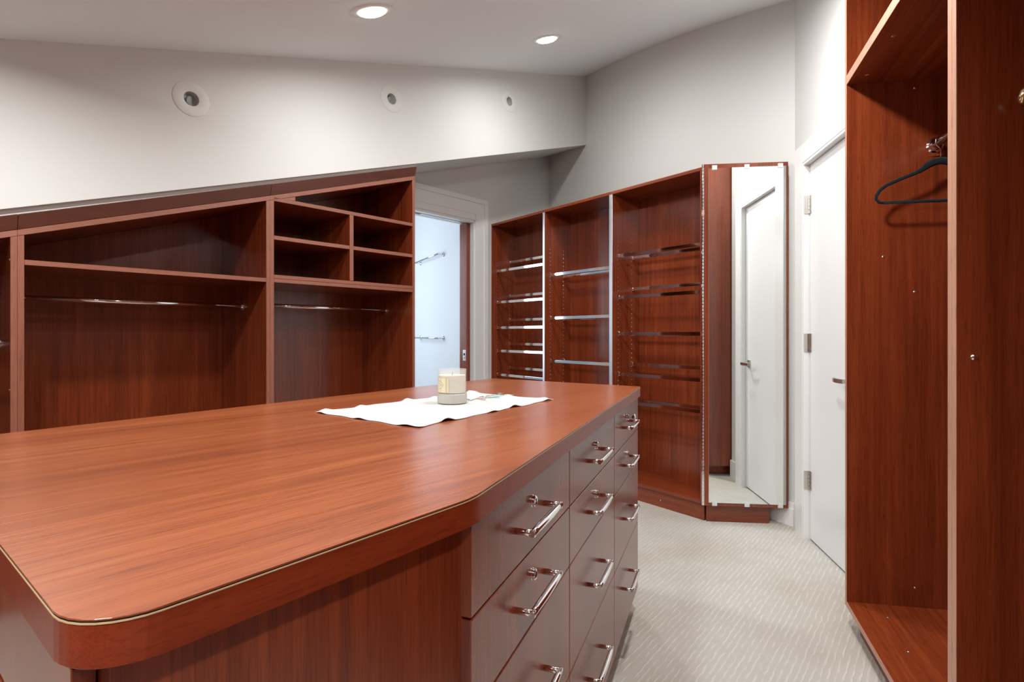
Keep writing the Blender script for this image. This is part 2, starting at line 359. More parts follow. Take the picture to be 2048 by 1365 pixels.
# baseboards
fd = (Vector((0.386, 5.755)) - Vector(CORNER)).normalized(); fn = Vector((-fd.y, fd.x))
c0 = Vector(CORNER); c1 = c0 + fd*0.62
def bpoly(t): return [tuple(c0), tuple(c1), tuple(c1 + fn*t), tuple(c0 + fn*t)]
bm = bmesh.new(); a_prism(bm, bpoly(0.016), 'z', 0, 0.10); a_prism(bm, bpoly(0.010), 'z', 0.10, 0.135); struct(link('baseboard_far', bm, TRIM))
bm = bmesh.new(); dprism(bm, 2.33, JL-0.127, WFACE, WFACE+0.014, 0, 0.135); struct(link('baseboard_right', bm, TRIM))

# ------------------------------------------------------------------ ceiling lamps
def ceil_frame(q, p):
    x, y = rot(A_LEFT, q, p); z = ceil_z(q, p)
    n = max(2.88-p, 0); dq = 0.3127 if q > 0.2 else 0.0; dp = 0.093*n if n < 2 else 0.0
    nx, ny = rot(A_LEFT, -dq, -dp); N = Vector((nx, ny, 1)).normalized()
    return Vector((x, y, z)), -N
first = None
def ceiling_light(q, p, label, dim=1.0):
    loc, dn = ceil_frame(q, p)
    r = empty('ceiling_light', loc, 0, label, 'light', 'recessed ceiling lights')
    r.rotation_euler = dn.to_track_quat('Z', 'Y').to_euler()          # local +Z points into the room
    lathe('trim_ring', [(0.064, 0.004), (0.066, 0.0065), (0.092, 0.0055), (0.0965, 0.0025), (0.097, -0.004)], PLASTW, r, 40)
    lathe('lens', [(0.0, 0.0215), (0.030, 0.0208), (0.048, 0.018), (0.060, 0.0125), (0.0645, 0.0055)], LENS, r, 32)
    ld = bpy.data.lights.new('lamp', 'AREA'); ld.shape = 'DISK'; ld.size = 0.125; ld.energy = CEIL_W*dim; ld.spread = R(172); ld.color = (0.99, 0.985, 0.97)
    lo = bpy.data.objects.new('lamp', ld); COL.objects.link(lo); lo.parent = r; lo.location = (0, 0, 0.0225); lo.rotation_euler = (math.pi, 0, 0)
ceiling_light(1.485, 2.150, 'lit round recessed ceiling light, the larger and nearer of the two seen', 0.8)
ceiling_light(2.835, 2.185, 'lit round recessed ceiling light nearest the far corner of the room', 0.75)
ceiling_light(0.135, 2.060, 'recessed ceiling light outside the frame above the left hanging units', 1.1)
ceiling_light(1.600, 0.600, 'recessed ceiling light outside the frame in front of the right wardrobe', 1.3)
ceiling_light(2.50, 0.85, 'recessed ceiling light outside the frame in front of the white door', 0.75)
ceiling_light(-0.80, 0.34, 'recessed ceiling light outside the frame behind the camera, on the left', 1.4)
ceiling_light(0.11, -0.50, 'recessed ceiling light outside the frame behind the camera, on the right', 0.75)
ceiling_light(0.35, 0.75, 'recessed ceiling light added outside the frame to brighten the near end of the island', 0.5)  # unseen lamp, added only to brighten the near left of the worktop
# unlit eyeball spots on the bulkhead
def spot(q, z, label):
    x, y = rot(A_LEFT, q, 2.88)
    r = empty('eyeball_spotlight', (x, y, z), A_LEFT, label, 'light', 'unlit eyeball spots on the white bulkhead')
    M = face_mat((0, 0, 0), (0, -1, 0))
    lathe('trim_ring', [(0.0335, 0.0025), (0.040, 0.0055), (0.074, 0.0045), (0.081, 0.0025), (0.0825, -0.001)], SPOTW, r, 40, M)
    cm = Matrix.Rotation(R(12), 4, 'Z') @ face_mat((0, 0, 0), (0, -1, 0))
    lathe('reflector_cup', [(0.0335, 0.0030), (0.032, -0.012), (0.027, -0.028), (0.0, -0.030)], CUP, r, 32, face_mat((0, 0, 0), (0, -1, 0)))
    c = lathe('bulb_face', [(0.0, 0.0), (0.020, 0.0), (0.022, -0.003)], mat('grey_bulb_face', (0.36, 0.39, 0.38), 0.25), r, 24, face_mat((0.006, 0.024, 0.0), (0.35, -1, -0.25)))
spot(0.979, 2.243, 'unlit round white eyeball spotlight, nearest of three on the bulkhead')
spot(2.135, 2.611, 'unlit round white eyeball spotlight, middle of three on the bulkhead')
spot(3.257, 2.949, 'unlit round white eyeball spotlight, farthest of three near the room corner')
# recesses for the spots: the bulkhead is opened behind each cup
wl = bpy.data.objects['wall_left']
for q, z in ((0.979, 2.243), (2.135, 2.611), (3.257, 2.949)):
    x, y = rot(A_LEFT, q, 2.88); bm = bmesh.new()
    a_lathe(bm, [(0, -0.10), (0.045, -0.10), (0.045, 0.10), (0, 0.10)], 32, Matrix.Translation((x, y, z)) @ Matrix.Rotation(R(A_LEFT), 4, 'Z') @ Matrix.Rotation(R(90), 4, 'X'))
    cut = link('spot_cutter', bm, WALL)
    md_ = wl.modifiers.new('hole', 'BOOLEAN'); md_.operation = 'DIFFERENCE'; md_.object = cut; md_.solver = 'EXACT'
    dg = bpy.context.evaluated_depsgraph_get(); me2 = bpy.data.meshes.new_from_object(wl.evaluated_get(dg))
    wl.modifiers.clear(); wl.data = me2; bpy.data.objects.remove(cut)

# ------------------------------------------------------------------ left hanging units
def screw(parent, loc, direction, r=0.0055, name='screw', m=CHROME):
    lathe(name, [(0, 0.0022), (r*0.5, 0.0020), (r, 0.0004), (r, -0.0005)], m, parent, 12, face_mat(loc, direction))
def front_edges(root, m=None):
    for o in root.children:
        if o.type != 'MESH' or not o.name.split('.')[0] in ('side_panel', 'top_panel', 'bottom_panel', 'shelf', 'rail', 'divider', 'corner_block'): continue
        if len(o.data.materials) > 1: continue
        ym = min(v.co.y for v in o.data.vertices); o.data.materials.append(m or (WBANDZ if o.name.startswith(('side_panel', 'divider')) else WBAND))
        for f in o.data.polygons:
            if f.normal.y < -0.9 and f.center.y < ym + 0.002: f.material_index = 1
PF = 2.91; T = 0.021; DEP = 0.585
zin = lambda q: 1.521 + 0.3205*(q - 0.384)
def hanging_unit(q0, q1, label, rod_z, shelf=None):
    r = empty('hanging_unit', (*rot(A_LEFT, q0, PF), 0), A_LEFT, label, 'wardrobe', 'open hanging units along the left wall')
    W = q1 - q0; zl = zin(q0); zr = zin(q1); s = 0.3205
    def side(x0, x1):
        prism('side_panel', [(x0, 0.0), (x1, 0.0), (x1, zl + s*x1), (x0, zl + s*x0)], 'y', 0.0, DEP, WZ, r)
    side(0, T); side(W-T, W)
    prism('back_panel', [(T, 0.10), (W-T, 0.10), (W-T, zl+s*(W-T)), (T, zl+s*T)], 'y', DEP-0.012, DEP, WZ, r)
    prism('top_panel', [(0, zl+0.0005), (W, zr+0.0005), (W, zr+0.025), (0, zl+0.025)], 'y', 0.0, DEP, WX, r)
    box('bottom_panel', T, W-T, 0.001, DEP-0.012, 0.10, 0.121, WX, r)
    box('toe_kick', T, W-T, 0.045, 0.063, 0.0, 0.10, WX, r)
    # filler board leaning out between the sloped top and the bulkhead
    bm = bmesh.new()
    prof = [(-0.001, 0.0265), (-0.020, 0.082), (-0.006, 0.086), (0.016, 0.030)]
    a = [bm.verts.new((0.001, y, zl + dz)) for y, dz in prof]; b = [bm.verts.new((W-0.001, y, zr + dz)) for y, dz in prof]
    bm.faces.new(a); bm.faces.new(b)
    for i in range(4): bm.faces.new((a[i], a[(i+1) % 4], b[(i+1) % 4], b[i]))
    link('filler_board', bm, WFILL, r)
    def rod(x0, x1, z):
        o = tube('hanging_rod', [(x0, 0.29, z), (x1, 0.29, z)], 0.0125, CHROME, r, 16, 1.0)
        for x, d in ((x0, 1), (x1, -1)):
            lathe('rod_flange', [(0, 0.012), (0.017, 0.012), (0.019, 0.004), (0.026, 0.001), (0.026, -0.0005)], CHROME, o, 20, face_mat((x, 0.29, z), (d, 0, 0)))
    rod(T, W-T, rod_z)
    front_edges(r)
    return r, W, zl, s
ua, W0, zl0, s0 = hanging_unit(-0.65, 0.362, 'narrow strip of the dark red wardrobe at the far left frame edge', 1.087)
for z in (1.42, 0.905): screw(ua, (W0-T-0.0005, 0.022, z), (-1, 0, 0))
ub, W1, zl1, s1 = hanging_unit(0.362, 1.373, 'wide open hanging unit with one shelf above a chrome rod, left of the pigeonholes', 1.285)
box('shelf', T, W1-T, 0.0, DEP-0.013, 1.402, 1.423, WX, ub)
for z in (1.356, 0.913): screw(ub, (W1-T-0.0005, 0.022, z), (-1, 0, 0))
screw(ub, (W1-T-0.0005, 0.03, 1.80), (-1, 0, 0), 0.004)
uc, W2, zl2, s2 = hanging_unit(1.373, 2.347, 'open hanging unit with pigeonholes under a sloped top, beside the doorway', 1.293)
xi0, xi1 = T, W2-T
box('rail', xi0, xi1, 0.0, DEP-0.013, 1.4035, 1.4235, WX, uc); box('shelf', xi0, xi1, 0.0005, DEP-0.013, 1.4245, 1.4445, WX, uc)
box('shelf', xi0, 0.481-0.0005, 0.0, DEP-0.013, 1.6325, 1.654, WX, uc); box('shelf', 0.507+0.0005, xi1, 0.0, DEP-0.013, 1.6325, 1.654, WX, uc)
box('shelf', xi0, xi1, 0.0, DEP-0.013, 1.8385, 1.8595, WX, uc)
box('divider', 0.481, 0.507, -0.0006, DEP-0.013, 1.445, 1.838, WZ, uc)
prism('corner_block', [(0.045, 1.860), (0.141, 1.860), (0.141, zl2+s2*0.141-0.001), (0.060, zl2+s2*0.060-0.001)], 'y', 0.0, 0.02, WX, uc)
for x, z in ((0.03, 1.402), (0.86, 1.402)): screw(uc, (x, 0.02, z), (0, 0, -1), 0.004)
screw(uc, (0.49, 0.16, 1.402), (0, 0, -1), 0.004)

front_edges(ub); front_edges(uc)
# ------------------------------------------------------------------ shoe cabinets
SB = 2.945; SD = 0.30
def shoe_rails(parent, x0, x1, lst):
    for kind, zt in lst:
        y = 0.060 if kind == 'f' else 0.205
        bm = bmesh.new(); a_box(bm, x0+0.001, x1-0.001, y-0.006, y+0.006, zt-0.022, zt)
        bmesh.ops.bevel(bm, geom=[e for e in bm.edges if abs((e.verts[0].co-e.verts[1].co).normalized().x) > 0.9], offset=0.0045, segments=4, affect='EDGES')
        o = link('shoe_rail', bm, CHROME, parent)
        for x, d in ((x0, 1), (x1, -1)):
            bm = bmesh.new(); a_tube(bm, [(x, y, zt+0.003), (x+d*0.010, y, zt+0.003), (x+d*0.012, y-0.001, zt+0.0), (x+d*0.012, y-0.0045, zt-0.010), (x+d*0.012, y-0.005, zt-0.023)], [0.004, 0.004, 0.0032, 0.0028, 0.0022], 8)
            link('rail_pin', bm, CHROME, o, True)
def pin_holes(parent, x, z0=0.25, z1=1.83):
    bm = bmesh.new()
    for y in (0.060, 0.205):
        z = z0
        while z < z1:
            a_lathe(bm, [(0, 0.0012), (0.0025, 0.0010), (0.0034, 0.0), ], 6, face_mat((x, y, z), (1, 0, 0))); z += 0.032
    o = link('shelf_pin_sockets', bm, NICKEL, parent); o['kind'] = 'stuff'
def shoe_unit(a0, a1, parts, label):
    r = empty('shoe_cabinet', (*rot(A_SHOE, a0, SB), 0), A_SHOE, label, 'cabinet', 'shoe cabinets along the far wall')
    W = a1 - a0
    box('top_panel', 0, W, 0.0, SD, 2.115, 2.135, WX, r); box('bottom_panel', parts[0], W-parts[1], 0.0, SD-0.01, 0.100, 0.120, WX, r)
    box('side_panel', 0, parts[0], 0.0005, SD, 0.10, 2.1145, WZ, r); box('side_panel', W-parts[1], W, 0.0005, SD, 0.10, 2.1145, WZ, r)
    box('back_panel', parts[0], W-parts[1], SD-0.010, SD, 0.10, 2.1145, WZ, r); box('toe_kick', 0, W, 0.012, 0.03, 0.0, 0.0995, WX, r)
    return r, W
sa, WA = shoe_unit(-4.176, -2.6985, (0.016, 0.0145), 'two-bay dark red shoe cabinet with chrome rails beside the doorway')
xp0, xp1 = 0.739, 0.760
box('partition', xp0, xp1, 0.0005, SD-0.0105, 0.1205, 2.1145, WZ, sa)
box('edge_strip', xp0-0.0005, xp1+0.0005, -0.0022, 0.0003, 0.121, 2.1140, ALU, sa)
box('edge_strip', WA-0.0145, WA+0.0145, -0.0022, 0.0003, 0.101, 2.1140, ALU, sa)
shoe_rails(sa, 0.016, xp0, [('k', 1.810), ('f', 1.717), ('k', 1.491), ('f', 1.429), ('k', 1.268), ('f', 1.195), ('k', 1.045), ('f', 0.982), ('k', 0.822), ('f', 0.764), ('k', 0.60), ('f', 0.54)])
shoe_rails(sa, xp1, WA-0.0145, [('f', 1.620), ('k', 1.614), ('f', 1.267), ('k', 1.262), ('f', 0.917), ('k', 0.912), ('f', 0.56), ('k', 0.555)])
pin_holes(sa, 0.0162); pin_holes(sa, xp1+0.0002)
sb, WB = shoe_unit(-2.6985, -1.957, (0.0145, 0.021), 'single-bay dark red shoe cabinet with chrome rails, hinged beside the mirror')
shoe_rails(sb, 0.0145, WB-0.021, [('f', 1.693), ('k', 1.690), ('k', 1.463), ('f', 1.398), ('f', 1.140), ('k', 1.136), ('k', 0.917), ('f', 0.852), ('k', 0.660), ('f', 0.658)])
pin_holes(sb, 0.0147)
screw(sb, (0.42, 0.0118, 0.045), (0, -1, 0), 0.004, m=NICKEL)

# mirror cabinet, its door wider than its body
mc_ = empty('mirror_cabinet', (1.1420, 3.3086, 0), -6.3, 'tall narrow cabinet with a full-height mirrored door beside the white door', 'cabinet')
def mpoly(y0): return [(0.022, y0), (0.384, y0), (0.384, 0.105), (0.112, 0.105)]
prism('body_panel', mpoly(0.024), 'z', 0.0985, 2.136, WZ, mc_)
prism('toe_kick', mpoly(0.030), 'z', 0.0, 0.098, WX, mc_)
dr = box('mirror_door', 0.004, 0.481, 0.0, 0.019, 0.103, 2.139, WZ, mc_, 0.001)
o = box('mirror_glass', 0.029, 0.468, -0.0045, 0.0, 0.123, 2.1135, [MIRROR, MEDGE], dr, 0)
for f in o.data.polygons:
    f.material_index = 0 if abs(f.normal.y) > 0.9 else 1
for x in (0.062, 0.247, 0.436):
    for zc in (2.1165, 0.1195):
        bm = bmesh.new(); s_ = 1 if zc > 1 else -1
        a_box(bm, x-0.014, x+0.014, -0.010, -0.0048, zc-0.014, zc+0.012); a_box(bm, x-0.014, x+0.014, -0.0098, -0.0002, zc+s_*0.005 - 0.007, zc+s_*0.005+0.007)
        bmesh.ops.bevel(bm, geom=list(bm.edges), offset=0.0008, segments=1, affect='EDGES')
        a_tube(bm, [(x, -0.0095, zc+s_*0.002), (x, -0.0118, zc+s_*0.002)], 0.0035, 10)
        link('mirror_clip', bm, CLEARP, dr)
bm = bmesh.new(); a_box(bm, -0.0105, 0.0035, -0.0010, 0.0012, 0.105, 2.137)
z = 0.107
while z < 2.13:
    a_tube(bm, [(-0.0035, -0.002, z), (-0.0035, -0.002, z+0.0165)], 0.0034, 8); z += 0.021
link('piano_hinge', bm, CHROME, mc_)

# ------------------------------------------------------------------ island
Z_T = 0.915
NL, NR, FR, FL, BL = Vector((-0.308, 0.390)), Vector((-0.051, 0.723)), Vector((0.519, 2.241)), Vector((-0.090, 2.650)), Vector((-1.155, 1.082))
def to_left(v):
    a = R(-A_LEFT); return Vector((math.cos(a)*v.x - math.sin(a)*v.y, math.sin(a)*v.x + math.cos(a)*v.y))
def rounded(poly, rads, seg=8):
    out = []; n = len(poly)
    for i, P in enumerate(poly):
        A, B = poly[i-1], poly[(i+1) % n]; r = rads[i]
        u = (A-P).normalized(); v = (B-P).normalized(); ang = u.angle(v); d = r/math.tan(ang/2)
        p0, p1 = P+u*d, P+v*d; c = P + (u+v).normalized()*(r/math.sin(ang/2))
        a0 = math.atan2(p0.y-c.y, p0.x-c.x); a1 = math.atan2(p1.y-c.y, p1.x-c.x); da = (a1-a0+math.pi) % (2*math.pi) - math.pi
        for k in range(seg+1):
            a = a0 + da*k/seg; out.append((c.x+r*math.cos(a), c.y+r*math.sin(a)))
    return out
def inset(poly, d):
    c = sum(poly, Vector((0, 0)))/len(poly); out = []; n = len(poly)
    ds = d if isinstance(d, (list, tuple)) else [d]*n          # d[i]: edge i -> i+1
    lines = []
    for i in range(n):
        e = (poly[(i+1) % n]-poly[i]).normalized(); nn = Vector((-e.y, e.x))
        if nn.dot(c-poly[i]) < 0: nn = -nn
        lines.append((poly[i]+nn*ds[i], e))
    for i in range(n):
        (p, e), (q, f) = lines[i-1], lines[i]; det = e.x*f.y - e.y*f.x; w_ = q-p
        out.append(p + e*((w_.x*f.y - w_.y*f.x)/det))
    return out
OUT = [NL, NR, FR, FL, BL]; RAD = [0.055, 0.16, 0.012, 0.02, 0.05]
wt = empty('worktop', (0, 0, 0), A_LEFT, 'polished reddish wood island worktop with rounded near corners', 'worktop')
loc_out = [to_left(v) for v in OUT]
def slab(name, d, z0, z1, m, bev):
    return prism(name, rounded(inset(loc_out, d) if d else loc_out, RAD), 'z', z0, z1, m, wt, bev)
slab('laminate_top', 0.0, 0.9133, Z_T, WTOP, 0.0004)
slab('dark_seam', 0.0003, 0.9121, 0.9132, DARK, 0)
slab('board_core', -0.0005, 0.9109, 0.9120, CORE, 0)
slab('edge_band', 0.0, 0.877, 0.9108, WEDGE, 0.0008)

FB = 0.3024 + 0.012
def fW(x, y): return Vector(rot(A_DRAW, x, y))
# cabinet body under the worktop
ins = inset(OUT, [0.032, 0.014, 0.02, 0.03, 0.030])
ic = empty('island_cabinet', (0, 0, 0), 0, 'dark red island base panel facing the camera below the worktop', 'cabinet')
ns = (NR-NL).normalized()
nr_in = ins[1] - ns*0.030
bpol = [tuple(ins[0]), tuple(nr_in), tuple(fW(0.668, FB+0.05)), tuple(fW(0.668, FB+0.53)), tuple(fW(2.26, FB+0.53)), tuple(ins[3]), tuple(ins[4])]
prism('body_panel', bpol, 'z', 0.09, 0.8765, WZ, ic, 0.001)
bc = [to_left(Vector(v)) for v in bpol]
prism('toe_kick', [tuple(v) for v in inset([Vector(v) for v in bpol], 0.0)], 'z', 0.0, 0.0895, WX, ic, 0) if False else None
tkp = [tuple(Vector(bpol[0]) + Vector((-0.01, 0.07))), tuple(Vector(bpol[1]) + Vector((-0.04, 0.05))), bpol[2], bpol[3], bpol[4], tuple(Vector(bpol[5]) + Vector((0, -0.08))), tuple(Vector(bpol[6]) + Vector((0.08, 0)))]
prism('toe_kick', tkp, 'z', 0.0, 0.0895, WX, ic, 0)
# the left end: drawer fronts with dark reveals
le = (BL-NL).normalized(); ln = Vector((le.y, -le.x));  ln = ln if ln.dot(NL-FR) > 0 else -ln
def on_end(t, off): return tuple(ins[0] + le*t + ln*off)
for z0, z1 in ((0.745, 0.862), (0.615, 0.738), (0.372, 0.608), (0.10, 0.365)):
    o = prism('drawer', [on_end(0.03, 0.001), on_end(0.55, 0.001), on_end(0.55, 0.018), on_end(0.03, 0.018)], 'z', z0, z1, WZ, ic, 0.001)

# drawer units along the right side
ROWS = [(0.7435, 0.8755), (0.6115, 0.7405), (0.3695, 0.6085), (0.100, 0.3665)]
HZ = [0.805, 0.675, 0.491, 0.250]
def handle_bm(cx, cz, L=0.160):
    bm = bmesh.new()
    for s_ in (-1, 1): a_tube(bm, [(cx+s_*L/2, 0.0, cz), (cx+s_*L/2, -0.0345, cz)], 0.0057, 16)
    n = 9; pts = []; rd = []
    for i in range(n):
        u = -1 + 2*i/(n-1); pts.append((cx+u*(L/2+0.0057), -0.0300-0.0008*(1-u*u), cz)); rd.append(0.0056+0.0013*(1-u*u))
    a_tube(bm, pts, rd, 18); return bm
units = [(0.680, 1.1985, 'first'), (1.2015, 1.7540, 'second'), (1.7570, 2.288, 'third')]
names = ['island drawer unit nearest the camera, four brown-grey drawers with long chrome handles',
         'middle drawer unit of the island, four narrow-seeming drawers between two other units',
         'farthest island drawer unit, its top lock holding a key, beside the open carpet']
HC = [0.932, 1.467, 2.003]; LK = [0.936, 1.465, 1.992]
for ui, (x0, x1, _) in enumerate(units):
    wx, wy = rot(A_DRAW, x0, FB)
    r = empty('drawer_unit', (wx, wy, 0), A_DRAW, names[ui], 'drawers', 'drawer units along the island side')
    W = x1 - x0
    box('carcass', 0.0005, W-0.0005, 0.0205, 0.50, 0.095, 0.8765, WZ, r); box('toe_kick', 0.0, W, 0.055, 0.07, 0.0, 0.0945, WX, r)
    for i, (z0, z1) in enumerate(ROWS):
        d = box('drawer', 0.0, W, 0.0, 0.0195, z0, z1, WFRONT, r, 0.0014)
        hb = link('handle', handle_bm(HC[ui]-x0, HZ[i]), CHROME, d, True); flat_caps(hb)
        if i < 2:
            bm = bmesh.new(); M = face_mat((LK[ui]-x0, 0.0, HZ[i]+0.026), (0, -1, 0))
            a_lathe(bm, [(0, 0.0085), (0.0085, 0.0085), (0.0098, 0.0070), (0.0098, 0.003), (0.0108, 0.002), (0.0108, -0.0005)], 20, M)
            lo_ = link('lock', bm, CHROME, d, True)
            lo_.data.set_sharp_from_angle(angle=R(35))
            bm = bmesh.new(); xk = LK[ui]-x0; zk = HZ[i]+0.026; a_box(bm, xk-0.0009, xk+0.0009, -0.0092, -0.0084, zk-0.005, zk+0.005); bm2 = link('key_slot', bm, DARK, d)
# key left in the far top lock
kx, ky = rot(A_DRAW, LK[2], FB)
k = empty('key', (kx, ky, HZ[0]+0.026), A_DRAW, 'small key with a round clear bow left in the far top drawer lock', 'key')
bm = bmesh.new(); a_box(bm, -0.003, 0.003, -0.022, -0.0088, -0.0012, 0.0012); link('blade', bm, NICKEL, k)
bm = bmesh.new(); M = face_mat((0.018, -0.027, -0.002), (0.35, -1, 0.1))
a_lathe(bm, [(0.0045, -0.0015), (0.012, -0.0018), (0.012, 0.0018), (0.0045, 0.0015)], 24, M, closed=True); link('bow', bm, CLEARP, k, True)
bm = bmesh.new(); a_box(bm, -0.004, 0.012, -0.026, -0.021, -0.004, 0.008); bmesh.ops.bevel(bm, geom=list(bm.edges), offset=0.001, segments=1, affect='EDGES'); link('key_head', bm, BLACKP, k)

# ------------------------------------------------------------------ table runner, candle
c4 = [Vector((-0.530, 1.496)), Vector((-0.216, 1.251)), Vector((0.132, 1.791)), Vector((-0.152, 2.000))]
ctr = sum(c4, Vector((0, 0)))/4
bm = bmesh.new(); NU, NV = 56, 36; G = []
for i in range(NU+1):
    row = []; v = i/NU
    for j in range(NV+1):
        u = j/NV
        P = (c4[0]*(1-u) + c4[1]*u)*(1-v) + (c4[3]*(1-u) + c4[2]*u)*v
        e = min(u, 1-u); f = min(v, 1-v); ed = max(0, 1-e/0.10); ev = max(0, 1-f/0.07)
        side_n = (c4[1]-c4[0]).normalized()*(1 if u > .5 else -1)
        P = P + side_n*ed*0.005*math.sin(v*26+1.3*(u > .5)) + (c4[3]-c4[0]).normalized()*(1 if v > .5 else -1)*ev*0.004*math.sin(u*17)
        z = 0.0012 + ed*max(0, math.sin(v*33+2.0*(u > .5))*math.sin(v*7+0.6))**2*0.0085 + ev*max(0, math.sin(u*15+0.5))**4*0.004
        z += 0.0006*math.sin(u*9+v*5)*math.sin(v*21) + 0.0006
        row.append(bm.verts.new((P.x-ctr.x, P.y-ctr.y, z)))
    G.append(row)
for i in range(NU):
    for j in range(NV): bm.faces.new((G[i][j], G[i][j+1], G[i+1][j+1], G[i+1][j]))
tr = link('table_runner', bm, LINEN, None, True); tr.location = (ctr.x, ctr.y, Z_T)
sm = tr.modifiers.new('thickness', 'SOLIDIFY'); sm.thickness = 0.0011; sm.offset = 1.0
tag(tr, 'white linen runner with wavy edges and a small embroidered spray, under the candle', 'table linen')
# embroidered spray right of the candle
ec = Vector((-0.100, 1.800)) - ctr; ea = (c4[2]-c4[1]).normalized(); eb = Vector((-ea.y, ea.x))
def ep(a, b, z=0.0042): v = ec + ea*a + eb*b; return (v.x, v.y, z)
def thread(name, strokes, m, rad=0.0011):
    bm = bmesh.new()
    for st in strokes: a_tube(bm, [ep(a, b) for a, b in st], rad, 6)
    o = link(name, bm, m, tr, True)
def leaf(a, b, th, L, wd): 
    pts = []
    for t in range(9):
        u = t/8*2*math.pi; pts.append((a + math.cos(th)*L*0.5*math.cos(u) - math.sin(th)*wd*math.sin(u), b + math.sin(th)*L*0.5*math.cos(u) + math.cos(th)*wd*math.sin(u)))
    return pts
thread('embroidered_stem', [[(-0.07, -0.01), (-0.03, 0.004), (0.01, 0.0), (0.05, -0.012), (0.10, -0.015), (0.15, -0.030)], [(0.02, 0.002), (0.06, 0.018), (0.11, 0.012), (0.16, 0.020)], [(-0.02, 0.0), (-0.035, -0.03)]], T_GREEN)
thread('embroidered_leaf', [leaf(-0.055, 0.012, 0.8, 0.03, 0.006), leaf(0.03, 0.02, 0.4, 0.034, 0.007), leaf(0.035, -0.02, -0.5, 0.034, 0.007), leaf(0.125, -0.012, 0.2, 0.03, 0.005), leaf(0.15, 0.03, 0.5, 0.026, 0.005)], T_GREEN)
thread('embroidered_flower', [leaf(0.0 + 0.010*math.cos(t*1.2566), 0.010*math.sin(t*1.2566), t*1.2566, 0.017, 0.0055) for t in range(5)] + [leaf(0.07, 0.022, 0.3, 0.02, 0.006)], T_PINK)
thread('embroidered_bud', [leaf(0.05, -0.03, 1.0, 0.022, 0.006), leaf(-0.03, -0.033, 0.6, 0.02, 0.005), leaf(0.10, 0.02, 1.2, 0.018, 0.005)], T_BLUE)

cn = empty('candle_jar', (-0.182, 1.690, Z_T+0.0036), 0, 'cream candle in a clear glass jar with a grey frosted foot, on the runner', 'candle')
lathe('foot', [(0, 0.0), (0.0440, 0.0), (0.0452, 0.0015), (0.0452, 0.0275), (0.0440, 0.029), (0, 0.029)], FROST, cn, 56)
lathe('glass', [(0.0432, 0.0292), (0.0432, 0.101), (0.0424, 0.1025), (0.0412, 0.101), (0.0412, 0.031), (0.0, 0.031), (0.0, 0.0292)], GLASS, cn, 64)
lathe('wax', [(0, 0.0315), (0.0409, 0.0315), (0.0409, 0.0835), (0.040, 0.0842), (0.010, 0.0835), (0, 0.083)], WAX, cn, 56)
tube('wick', [(0, 0, 0.083), (0.0005, 0, 0.089), (0.0015, 0, 0.0925)], 0.0009, BLACKP, cn, 8)
bm = bmesh.new()
def cyl(a, z, r=0.0436): return (r*math.cos(a), r*math.sin(a), z)
la0, la1 = R(188), R(262)
lv = [[bm.verts.new(cyl(la0+(la1-la0)*k/14, z)) for k in range(15)] for z in (0.033, 0.078)]
for k in range(14): bm.faces.new((lv[0][k], lv[0][k+1], lv[1][k+1], lv[1][k]))
lb = link('label', bm, LABEL, cn, True)
bm = bmesh.new(); lr = 0.0438
for st in ([(196, .070), (226, .066), (240, .056), (226, .046), (196, .042)], [(205, .062), (232, .056)], [(205, .050), (232, .056)], [(222, .0645), (226, .075)], [(222, .0475), (226, .037)]):
    pl = []
    for (a, b), (c, d) in zip(st, st[1:]):
        for t in range(5): pl.append(cyl(R(a+(c-a)*t/5), b+(d-b)*t/5, lr))
    pl.append(cyl(R(st[-1][0]), st[-1][1], lr)); a_tube(bm, pl, 0.00035, 5)
link('label_drawing', bm, INK, lb)
bm = bmesh.new()
for st in ([(250, .034), (250, .077)], [(254, .034), (254, .077)], [(192, .077), (258, .077)], [(192, .034), (258, .034)]):
    a_tube(bm, [cyl(R(st[0][0]+(st[1][0]-st[0][0])*t/10), st[0][1]+(st[1][1]-st[0][1])*t/10, lr) for t in range(11)], 0.0004, 5)
link('label_border', bm, GOLD, lb)

# ------------------------------------------------------------------ right wardrobe
CB = -0.5725; SK = -0.123          # side panels lean along the wall: dx = SK * y
def cpoly(x0, x1, y0, y1): return [(x0+SK*y0, y0), (x1+SK*y0, y0), (x1+SK*y1, y1), (x0+SK*y1, y1)]
def cpan(name, r, x0, x1, y0, y1, z0, z1, m, bev=0.0007): return prism(name, cpoly(x0, x1, y0, y1), 'z', z0, z1, m, r, bev)
CDEP = -0.62; CTOP = 2.45
X_FAR, X_MID = 2.443, 1.5205
wf = empty('wardrobe', (*rot(A_CLOS, X_MID, CB), 0), A_CLOS, 'tall red wardrobe bay with a hanger on its rod, next to the white door', 'wardrobe', 'open wardrobes on the right')
WF = X_FAR - X_MID; tt = 0.0215
cpan('side_panel', wf, WF-tt, WF, 0, CDEP, 0.080, CTOP, WZ); cpan('side_panel', wf, 0.0005, tt, 0, CDEP, 0.0, CTOP, WZ)
cpan('bottom_panel', wf, tt, WF-tt, 0, CDEP+0.012, 0.080, 0.0995, WY if False else WX)
cpan('shelf', wf, tt, WF-tt, 0.0, CDEP+0.012, 2.084, 2.1185, WX); cpan('top_panel', wf, tt, WF-tt, 0, CDEP+0.012, CTOP-0.022, CTOP, WX)
cpan('back_panel', wf, tt, WF-tt, CDEP+0.0115, CDEP, 0.08, CTOP, WZ); cpan('toe_kick', wf, tt, WF-0.072, -0.033, CDEP+0.04, 0.0, 0.079, WX)
